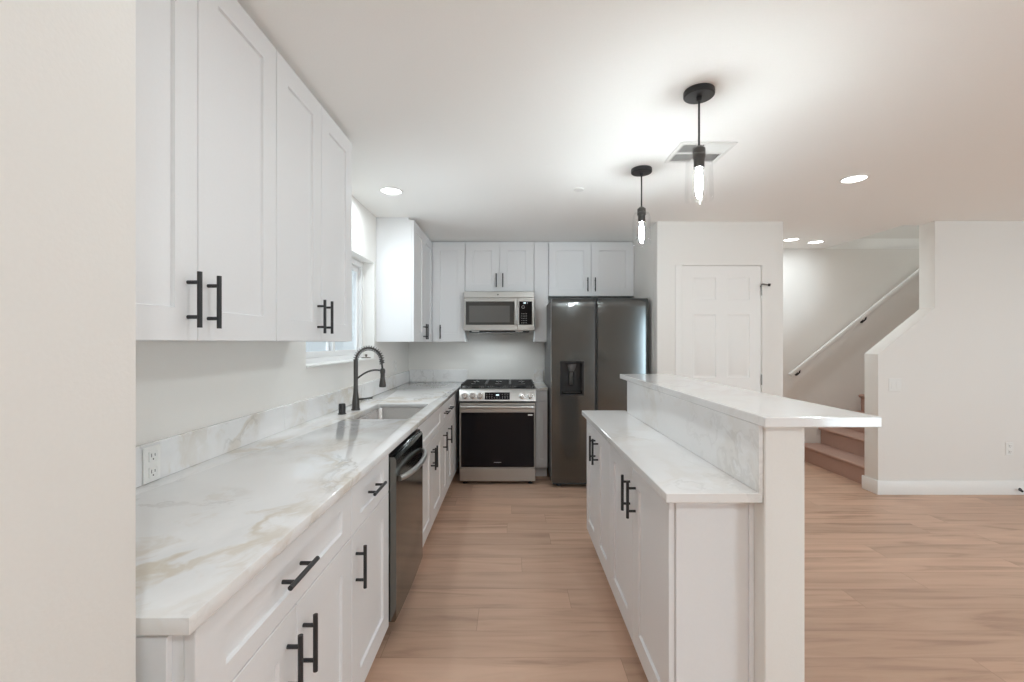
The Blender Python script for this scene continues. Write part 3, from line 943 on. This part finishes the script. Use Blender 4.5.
def grate(a0, a1):
    mb = MB()
    zt, zb = 0.962, 0.944
    c0, c1 = -0.575, -0.03
    w = 0.011
    for a in (a0, a1 - w):
        mb.fbox(rf, a, a + w, zb, zt, c0, c1, 0.002)
    for c in (c0, (c0 + c1) / 2 - w / 2, c1 - w):
        mb.fbox(rf, a0 + w, a1 - w, zb, zt, c, c + w, 0.002)
    m = (a0 + a1) / 2
    for k in (0.25, 0.75):
        cm = c0 + (c1 - c0) * k
        mb.fbox(rf, a0 + w, m - 0.03, zb + 0.003, zt, cm - w / 2, cm + w / 2, 0.002)
        mb.fbox(rf, m + 0.03, a1 - w, zb + 0.003, zt, cm - w / 2, cm + w / 2, 0.002)
        mb.fbox(rf, m - w / 2, m + w / 2, zb + 0.003, zt, cm - 0.11, cm - 0.03, 0.002)
        mb.fbox(rf, m - w / 2, m + w / 2, zb + 0.003, zt, cm + 0.03, cm + 0.11, 0.002)
    for a in (a0 + 0.001, a1 - w - 0.001):
        for c in (c0, c1 - w):
            mb.fbox(rf, a, a + w, 0.9215, zb, c, c + w)
    mb.build('grate', M['iron'], rg)
for k in range(3):
    grate(0.010 + k * 0.239, 0.010 + k * 0.239 + 0.236)

# ------------------------------------------------------------------ microwave
mx0, mx1, mz0, mz1 = -0.508, 0.236, 1.478, 1.904
mf = Fr((mx0, 4.84, mz0), (1, 0, 0), (0, -1, 0))
mw_, mh = mx1 - mx0, mz1 - mz0
mo = thing('microwave', mf(mw_ / 2, 0, -0.18), 'stainless over-the-range microwave with dark window under the short cupboard', 'microwave')
MB().fbox(mf, 0.003, mw_ - 0.003, 0.012, mh - 0.001, -0.37, -0.001).build('case', M['steel_v'], mo)
MB().board(mf, 0, mh - 0.066, mw_, 0.066, 0, 0.028, [], [], 0.003).build('vent_trim', M['steel'], mo)
MB().lathe([(0, 0), (0.009, 0), (0.009, 0.002), (0, 0.002)], mf(mw_ / 2 - 0.013, mh - 0.033, 0.028), mf.n, 16).build('emblem', M['dark_side'], mo)
md = MB().board(mf, 0, 0.015, mw_ * 0.765, mh - 0.083, 0, 0.03, [(0.018, 0.058, mw_ * 0.765 - 0.036, mh - 0.101)], [(0.002, -0.004)], 0.003).build('door', M['steel'], mo)
mg = MB().fbox(mf, 0.0205, mw_ * 0.765 - 0.0385, 0.0755, mh - 0.1205 + 0.016, 0.0262, 0.0292, 0.001).build('door_glass', M['mwglass'], md)
MB().fbox(mf, 0.055, mw_ * 0.765 - 0.085, 0.100, mh - 0.150, 0.0293, 0.0297).build('mesh_window', M['mwmesh'], mg)
ha = mw_ * 0.765 - 0.016
MB().fbox(mf, ha - 0.014, ha + 0.014, 0.075, mh - 0.105, 0.048, 0.064, 0.006, 2).fbox(mf, ha - 0.008, ha + 0.008, 0.09, 0.11, 0.0295, 0.05)\
    .fbox(mf, ha - 0.008, ha + 0.008, mh - 0.14, mh - 0.12, 0.0295, 0.05).build('handle', M['steel_v'], md)
mcp = MB().board(mf, mw_ * 0.765 + 0.001, 0.015, mw_ * 0.235 - 0.001, mh - 0.083, 0, 0.03, [(0.012, 0.058, mw_ * 0.235 - 0.022, mh - 0.101)], [(0.002, -0.004)], 0.003).build('control_panel', M['steel'], mo)
a0 = mw_ * 0.765 + 0.0155
kp = MB().fbox(mf, a0, mw_ - 0.0245, 0.0755, mh - 0.1045, 0.0262, 0.0292, 0.001).build('keypad', M['blackglass'], mcp)
MB().fbox(mf, a0 + 0.045, a0 + 0.07, mh - 0.128, mh - 0.114, 0.0293, 0.0296).build('clock_digits', M['digits'], kp)
MB().fbox(mf, a0 + 0.085, a0 + 0.089, mh - 0.130, mh - 0.112, 0.0293, 0.0296).build('key_mark', M['mark'], kp)
MB().lathe([(0.013, 0.0), (0.016, 0.0), (0.016, 0.001), (0.013, 0.001)], mf(a0 + 0.04, mh - 0.165, 0.0293), mf.n, 20, True).build('key_ring', M['mark'], kp)
for i in range(4):
    for j in range(5):
        MB().fbox(mf, a0 + 0.022 + 0.017 * i, a0 + 0.030 + 0.017 * i, 0.092 + 0.024 * j, 0.097 + 0.024 * j, 0.0293, 0.0296).build('key_mark', M['mark'], kp)
MB().fbox(mf, 0.05, mw_ - 0.05, -0.006, 0.0119, -0.30, -0.03, 0.003).build('grease_filter', M['slot'], mo)
for a in (0.12, mw_ - 0.16):
    MB().fbox(mf, a - 0.04, a + 0.04, 0.002, 0.0118, -0.028, 0.012, 0.002).build('lamp_cover', M['plastic'], mo)

ld = bpy.data.lights.new('cooktop_lamp', 'AREA')
ld.shape = 'RECTANGLE'; ld.size = 0.5; ld.size_y = 0.05; ld.energy = W_HOOD; ld.color = CAN_COL
lo = bpy.data.objects.new('cooktop_lamp', ld)
COL.objects.link(lo); lo.parent = mo; lo.location = mf(mw_ / 2, -0.008, -0.10) - ORG[mo.name]
lo.rotation_euler = (math.radians(-18), 0, 0)

# ------------------------------------------------------------------ refrigerator
rx0, rx1 = 0.367, 1.283
ff = Fr((rx0, 4.36, 0), (1, 0, 0), (0, -1, 0))
FWd = rx1 - rx0
fg = thing('refrigerator', ff(FWd / 2, 0, -0.36), 'tall dark stainless side-by-side refrigerator with ice and water dispenser', 'refrigerator')
MB().fbox(ff, 0.004, FWd - 0.004, 0.045, 1.765, -0.80, 0.0, 0.004).build('cabinet_body', M['dark_side'], fg)
MB().fbox(ff, 0.02, FWd - 0.02, 0.018, 0.045, -0.76, 0.03).build('toe_grille', M['slot'], fg)
for a in (0.08, FWd - 0.08):
    for c in (0.0, -0.70):
        MB().lathe([(0, 0), (0.025, 0), (0.025, 0.012), (0.015, 0.018), (0, 0.018)], ff(a, 0, c), (0, 0, 1), 14).build('foot', M['rubber'], fg)
for a in (0.06, FWd - 0.06):
    MB().fbox(ff, a - 0.045, a + 0.045, 1.766, 1.786, -0.10, 0.03, 0.004).build('hinge_cover', M['dark_side'], fg)

def fridge_door(a0, a1, hole=None):
    """bowed door with rolled top edge; hole = (a0, a1, b0, b1) for the dispenser"""
    zb, zt, base, bow = 0.05, 1.785, 0.093, 0.007
    As = [a0 + (a1 - a0) * i / 18 for i in range(19)]
    Zs = [zb, zb + 0.01, 0.4, 0.8, 1.2, 1.5, 1.70, 1.735]
    if hole:
        As = sorted(set([a for a in As if min(abs(a - hole[0]), abs(a - hole[1])) > 0.008] + [hole[0], hole[1]]))
        Zs = sorted(set(Zs + [hole[2], hole[3]]))
    roll = [(1.735 + 0.05 * math.sin(t * PI / 16), 0.05 * (1 - math.cos(t * PI / 16))) for t in range(1, 9)]
    prof = [(z, 0.0) for z in Zs] + roll
    m_ = (a0 + a1) / 2
    hw = (a1 - a0) / 2
    vs, fcs = [], []
    na = len(As)
    for (z, dc) in prof:
        for a in As:
            t = (a - m_) / hw
            c = base + bow * (1 - t * t) - dc
            vs.append(ff(a, z, max(c, 0.03)))
    for j in range(len(prof) - 1):
        for i in range(na - 1):
            if hole and As[i] >= hole[0] - 1e-6 and As[i + 1] <= hole[1] + 1e-6 and prof[j][0] >= hole[2] - 1e-6 and prof[j + 1][0] <= hole[3] + 1e-6:
                continue
            k = j * na + i
            fcs.append((k, k + 1, k + na + 1, k + na))
    nb = len(vs)
    for z in (zb, zt):
        for a in As:
            vs.append(ff(a, z, 0.004))
    J = len(prof) - 1
    for i in range(na - 1):
        fcs.append((i, i + 1, nb + i + 1, nb + i))
        fcs.append((J * na + i, J * na + i + 1, nb + na + i + 1, nb + na + i))
        
    lft = [j * na for j in range(len(prof))]
    fcs.append(lft + [nb + na, nb])
    fcs.append([x + na - 1 for x in lft] + [nb + 2 * na - 1, nb + na - 1])
    return MB().quads(vs, fcs)
mid = FWd * 0.462
HD = (0.083, 0.305, 0.868, 1.192)
fl = fridge_door(0.003, mid - 0.016, HD).build('freezer_door', M['dark_steel'], fg)
frr = fridge_door(mid + 0.014, FWd - 0.003).build('fridge_door', M['dark_steel'], fg)
MB().fbox(ff, mid - 0.0055, mid + 0.0055, 0.06, 1.75, 0.005, 0.04).build('door_gasket', M['slot'], fg)
MB().fbox(ff, mid - 0.0158, mid - 0.0065, 0.06, 1.75, 0.045, 0.0855, 0.003).build('grip', M['dark_side'], fl)
MB().fbox(ff, mid + 0.006, mid + 0.0138, 0.06, 1.75, 0.045, 0.0855, 0.003).build('grip', M['dark_side'], frr)
# dispenser: deep black niche with its own frame, control top, chute and paddle
h0, h1, z0, z1 = HD
dm = MB()
cf, cb = 0.103, 0.030
vs = [ff(a, b, c) for (c, e) in ((cf, 0.0), (cf, 0.016), (cb, 0.024)) for (a, b) in ((h0 + e, z0 + e), (h1 - e, z0 + e), (h1 - e, z1 - e), (h0 + e, z1 - e))]
fcs = []
for L in (0, 4):
    for k in range(4):
        fcs.append((L + k, L + (k + 1) % 4, L + 4 + (k + 1) % 4, L + 4 + k))
fcs.append((8, 9, 10, 11))
vs += [ff(a, b, 0.07) for (a, b) in ((h0, z0), (h1, z0), (h1, z1), (h0, z1))]
for k in range(4):
    fcs.append((k, (k + 1) % 4, 12 + (k + 1) % 4, 12 + k))
dsp = dm.quads(vs, fcs).build('dispenser', M['enamel'], fl)
hm = (h0 + h1) / 2
MB().lathe([(0.0, 0), (0.022, 0), (0.036, 0.035), (0.045, 0.07), (0.0, 0.07)], ff(hm, z1 - 0.099, 0.066), (0, 0, 1), 20).build('ice_chute', M['dark_side'], dsp)
MB().fbox(ff, hm - 0.02, hm + 0.02, z0 + 0.09, z0 + 0.22, 0.033, 0.044, 0.003).build('paddle', M['dark_steel'], dsp)
MB().fbox(ff, h0 + 0.028, h1 - 0.028, z0 + 0.026, z0 + 0.034, 0.034, 0.10, 0.002).build('drip_tray', M['dark_steel'], dsp)

# ------------------------------------------------------------------ ceiling fixtures
def pendant():
    r = thing('pendant_light', (0, 0, CEIL), 'x', 'pendant light', 'black and glass pendants over the island')
    MB().lathe([(0, 0), (0.063, 0), (0.064, -0.004), (0.064, -0.022), (0.060, -0.026), (0.012, -0.027), (0.010, -0.045), (0, -0.045)], (0, 0, CEIL - 0.0005), seg=36).build('canopy', M['black'], r)
    MB().cyl((0, 0, CEIL - 0.04), (0, 0, 2.212), 0.0045, 10).build('rod', M['black'], r)
    MB().lathe([(0, 2.222), (0.012, 2.220), (0.026, 2.208), (0.027, 2.17), (0.022, 2.168), (0.022, 2.125), (0.0, 2.125)], (0, 0, 0)).build('socket', M['gunmetal'], r)
    MB().lathe([(0.0265, 2.186), (0.043, 2.184), (0.052, 2.172), (0.056, 2.14), (0.060, 2.0), (0.0585, 1.985), (0.0565, 1.985), (0.058, 2.0), (0.054, 2.14), (0.050, 2.170), (0.042, 2.181), (0.0265, 2.183)],
               (0, 0, 0), seg=36, closed=True).build('glass_shade', M['glass'], r)
    b = MB().lathe([(0.012, 2.124), (0.014, 2.11), (0.0185, 2.075), (0.0185, 2.03), (0.011, 1.996), (0, 1.986)], (0, 0, 0), seg=20).build('bulb', M['glass'], r)
    MB().lathe([(0, 2.122), (0.008, 2.12), (0.0145, 2.085), (0.0145, 2.035), (0.011, 2.008), (0.006, 1.996), (0, 1.993)], (0, 0, 0), seg=14).build('filament', M['filament'], b)
    return r
p1 = pendant()
p2 = copy_tree(p1)
p1.location = (0.812, 1.976, CEIL); p1['label'] = 'nearer black pendant light with clear glass shade over the island'
p2.location = (0.816, 2.867, CEIL); p2['label'] = 'farther black pendant light with clear glass shade over the island, by the fridge'

def can():
    r = thing('recessed_light', (0, 0, CEIL), 'x', 'ceiling light', 'round recessed ceiling lights')
    MB().lathe([(0.085, 0), (0.085, -0.003), (0.078, -0.006), (0.070, -0.004), (0.068, 0)], (0, 0, CEIL - 0.0003), seg=36, closed=True).build('trim_ring', M['plastic'], r)
    MB().lathe([(0, -0.0015), (0.0675, -0.0015), (0.0675, -0.0003), (0, -0.0003)], (0, 0, CEIL), seg=36).build('lens', M['lens'], r)
    ld = bpy.data.lights.new('lamp', 'AREA')
    ld.shape = 'DISK'; ld.size = 0.13; ld.energy = W_CAN[0]; ld.color = CAN_COL; ld.spread = 3.05
    lo = bpy.data.objects.new('lamp', ld)
    COL.objects.link(lo); lo.parent = r; lo.location = (0, 0, -0.004)
    ORG[lo.name] = Vector((0, 0, 0))
    return r
cans = [(-0.873, 3.284, 'recessed ceiling light over the sink window'),
        (2.285, 3.04, 'recessed ceiling light to the right of the pendants'),
        (2.97, 4.84, 'recessed ceiling light in the hall, left of the pair by the stairs'),
        (3.31, 4.96, 'recessed ceiling light in the hall, right of the pair by the stairs'),
        (0.0, 1.15, 'added unseen recessed ceiling light over the near end of the kitchen aisle'),  # this and the following cans are out of view, added to brighten the rooms
        (1.75, 1.15, 'added unseen recessed ceiling light beside the near end of the island'),
        (0.6, -0.9, 'added unseen recessed ceiling light over the passage behind the view'),
        (4.7, 1.6, 'added unseen recessed ceiling light of the living room right of the view'),
        (2.6, -1.6, 'added unseen recessed ceiling light of the living room by the added patio door'),
        (4.7, -1.6, 'added unseen recessed ceiling light of the living room in the far corner'),
        (4.9, 4.8, 'added unseen recessed ceiling light at the top of the stairwell')]
c0 = can()
for i, (x, y, lb) in enumerate(cans):
    c = c0 if i == 0 else copy_tree(c0)
    c.location = (x, y, CEIL if i != 10 else 5.1)
    c['label'] = lb
    for ch in c.children:
        if ch.type == 'LIGHT':
            ch.data = ch.data.copy()
            ch.data.energy = W_CAN[i]

# air vent
vx, vy = 1.075, 2.617
vn = thing('air_vent', (vx, vy, CEIL), 'white square ceiling air vent behind the nearer pendant', 'vent')
VW, VD = 0.155, 0.14
MB().slab(FXY, [(vx - VW, vy - VD), (vx + VW, vy - VD), (vx + VW, vy + VD), (vx - VW, vy + VD)],
          [[(vx - VW + 0.022, vy - VD + 0.022), (vx - 0.006, vy - VD + 0.022), (vx - 0.006, vy - 0.006), (vx - VW + 0.022, vy - 0.006)],
           [(vx + 0.006, vy - VD + 0.022), (vx + VW - 0.022, vy - VD + 0.022), (vx + VW - 0.022, vy - 0.006), (vx + 0.006, vy - 0.006)],
           [(vx - VW + 0.022, vy + 0.006), (vx - 0.006, vy + 0.006), (vx - 0.006, vy + VD - 0.022), (vx - VW + 0.022, vy + VD - 0.022)],
           [(vx + 0.006, vy + 0.006), (vx + VW - 0.022, vy + 0.006), (vx + VW - 0.022, vy + VD - 0.022), (vx + 0.006, vy + VD - 0.022)]],
          CEIL - 0.008, CEIL - 0.0005, 0.0015).build('frame', M['plastic'], vn)
MB().box(vx - VW + 0.01, vx + VW - 0.01, vy - VD + 0.01, vy + VD - 0.01, CEIL - 0.0012, CEIL - 0.0004).build('duct_opening', M['ventdark'], vn)
for (xa, xb, ya, yb, way) in ((vx - VW + 0.022, vx - 0.006, vy - VD + 0.022, vy - 0.006, 1), (vx - VW + 0.022, vx - 0.006, vy + 0.006, vy + VD - 0.022, 1),
                              (vx + 0.006, vx + VW - 0.022, vy - VD + 0.022, vy - 0.006, -1), (vx + 0.006, vx + VW - 0.022, vy + 0.006, vy + VD - 0.022, 1)):
    mb = MB()
    nl = 9
    for i in range(nl):
        xx = xa + (xb - xa) * (i + 0.5) / nl
        d = 0.0045 * way
        mb.quads([(xx - d, ya, CEIL - 0.0075), (xx + d, ya, CEIL - 0.002), (xx + d, yb, CEIL - 0.002), (xx - d, yb, CEIL - 0.0075),
                  (xx - d + 0.001, ya, CEIL - 0.0075), (xx + d + 0.001, ya, CEIL - 0.002), (xx + d + 0.001, yb, CEIL - 0.002), (xx - d + 0.001, yb, CEIL - 0.0075)],
                 [(0, 1, 2, 3), (4, 5, 6, 7), (0, 1, 5, 4), (2, 3, 7, 6), (0, 3, 7, 4), (1, 2, 6, 5)])
    mb.build('louvre', M['plastic'], vn)
# sprinkler cap
tag(MB().lathe([(0, 0), (0.04, 0), (0.04, -0.004), (0.034, -0.010), (0, -0.011)], (0.475, 3.24, CEIL - 0.0005)).build('sprinkler_cap', M['plastic']),
    'small round white sprinkler cover plate on the ceiling left of the farther pendant', 'sprinkler')

# ------------------------------------------------------------------ outlets, switches, door stop
def outlet(name, f, label, duplex=True, w=0.07, cat='outlet'):
    o = thing(name, f(0, -0.0575, 0), label, cat)
    MB().fbox(f, -w / 2, w / 2, -0.0575, 0.0575, 0.0005, 0.006, 0.002).build('plate', M['plastic'], o)
    if duplex:
        for s_ in (-1, 1):
            so = MB().fbox(f, -0.017, 0.017, s_ * 0.026 - 0.017, s_ * 0.026 + 0.017, 0.0061, 0.0085, 0.003).build('socket', M['plastic'], o)
            for a, hh in ((-0.007, 0.006), (0.007, 0.0045)):
                MB().fbox(f, a - 0.0012, a + 0.0012, s_ * 0.026 - hh + 0.003, s_ * 0.026 + hh + 0.003, 0.0086, 0.0090).build('slot', M['slot'], so)
            MB().lathe([(0, 0), (0.0026, 0), (0.0026, 0.0004), (0, 0.0004)], f(0, s_ * 0.026 - 0.010, 0.0086), f.n, 10).build('slot', M['slot'], so)
    else:
        for a in (-0.023, 0.023):
            MB().fbox(f, a - 0.0165, a + 0.0165, -0.033, 0.033, 0.0061, 0.009, 0.0015).build('rocker', M['plastic'], o)
    return o
outlet('outlet', Fr((XL + 0.016, 1.475, 0.975), (0, 1, 0), (1, 0, 0)), 'white duplex outlet in the quartz upstand beside the near wall')
outlet('outlet', Fr((XL, 4.62, 1.125), (0, 1, 0), (1, 0, 0)), 'white outlet on the left wall in the back corner, beyond the faucet')
outlet('light_switch', Fr((3.44, 4.09, 0.985), (1, 0, 0), (0, -1, 0)), 'white double switch plate on the stair half wall above the bar', False, 0.115, 'switch')
outlet('outlet', Fr((4.468, 4.09, 0.41), (1, 0, 0), (0, -1, 0)), 'white outlet low on the right wall above the baseboard')
dsx = thing('door_stop', (4.545, 4.075, 0.05), 'small black spring door stop on the right baseboard', 'door stop')
MB().lathe([(0, 0), (0.014, 0), (0.014, 0.003), (0.007, 0.008), (0.006, 0.045), (0, 0.045)], (4.545, 4.0745, 0.05), (-0.55, -0.83, 0), 14).build('spring', M['black'], dsx)
MB().lathe([(0, 0), (0.010, 0), (0.010, 0.014), (0.007, 0.018), (0, 0.018)], (4.545 - 0.55 * 0.045, 4.0745 - 0.83 * 0.045, 0.05), (-0.55, -0.83, 0), 14).build('rubber_tip', M['rubber'], dsx)
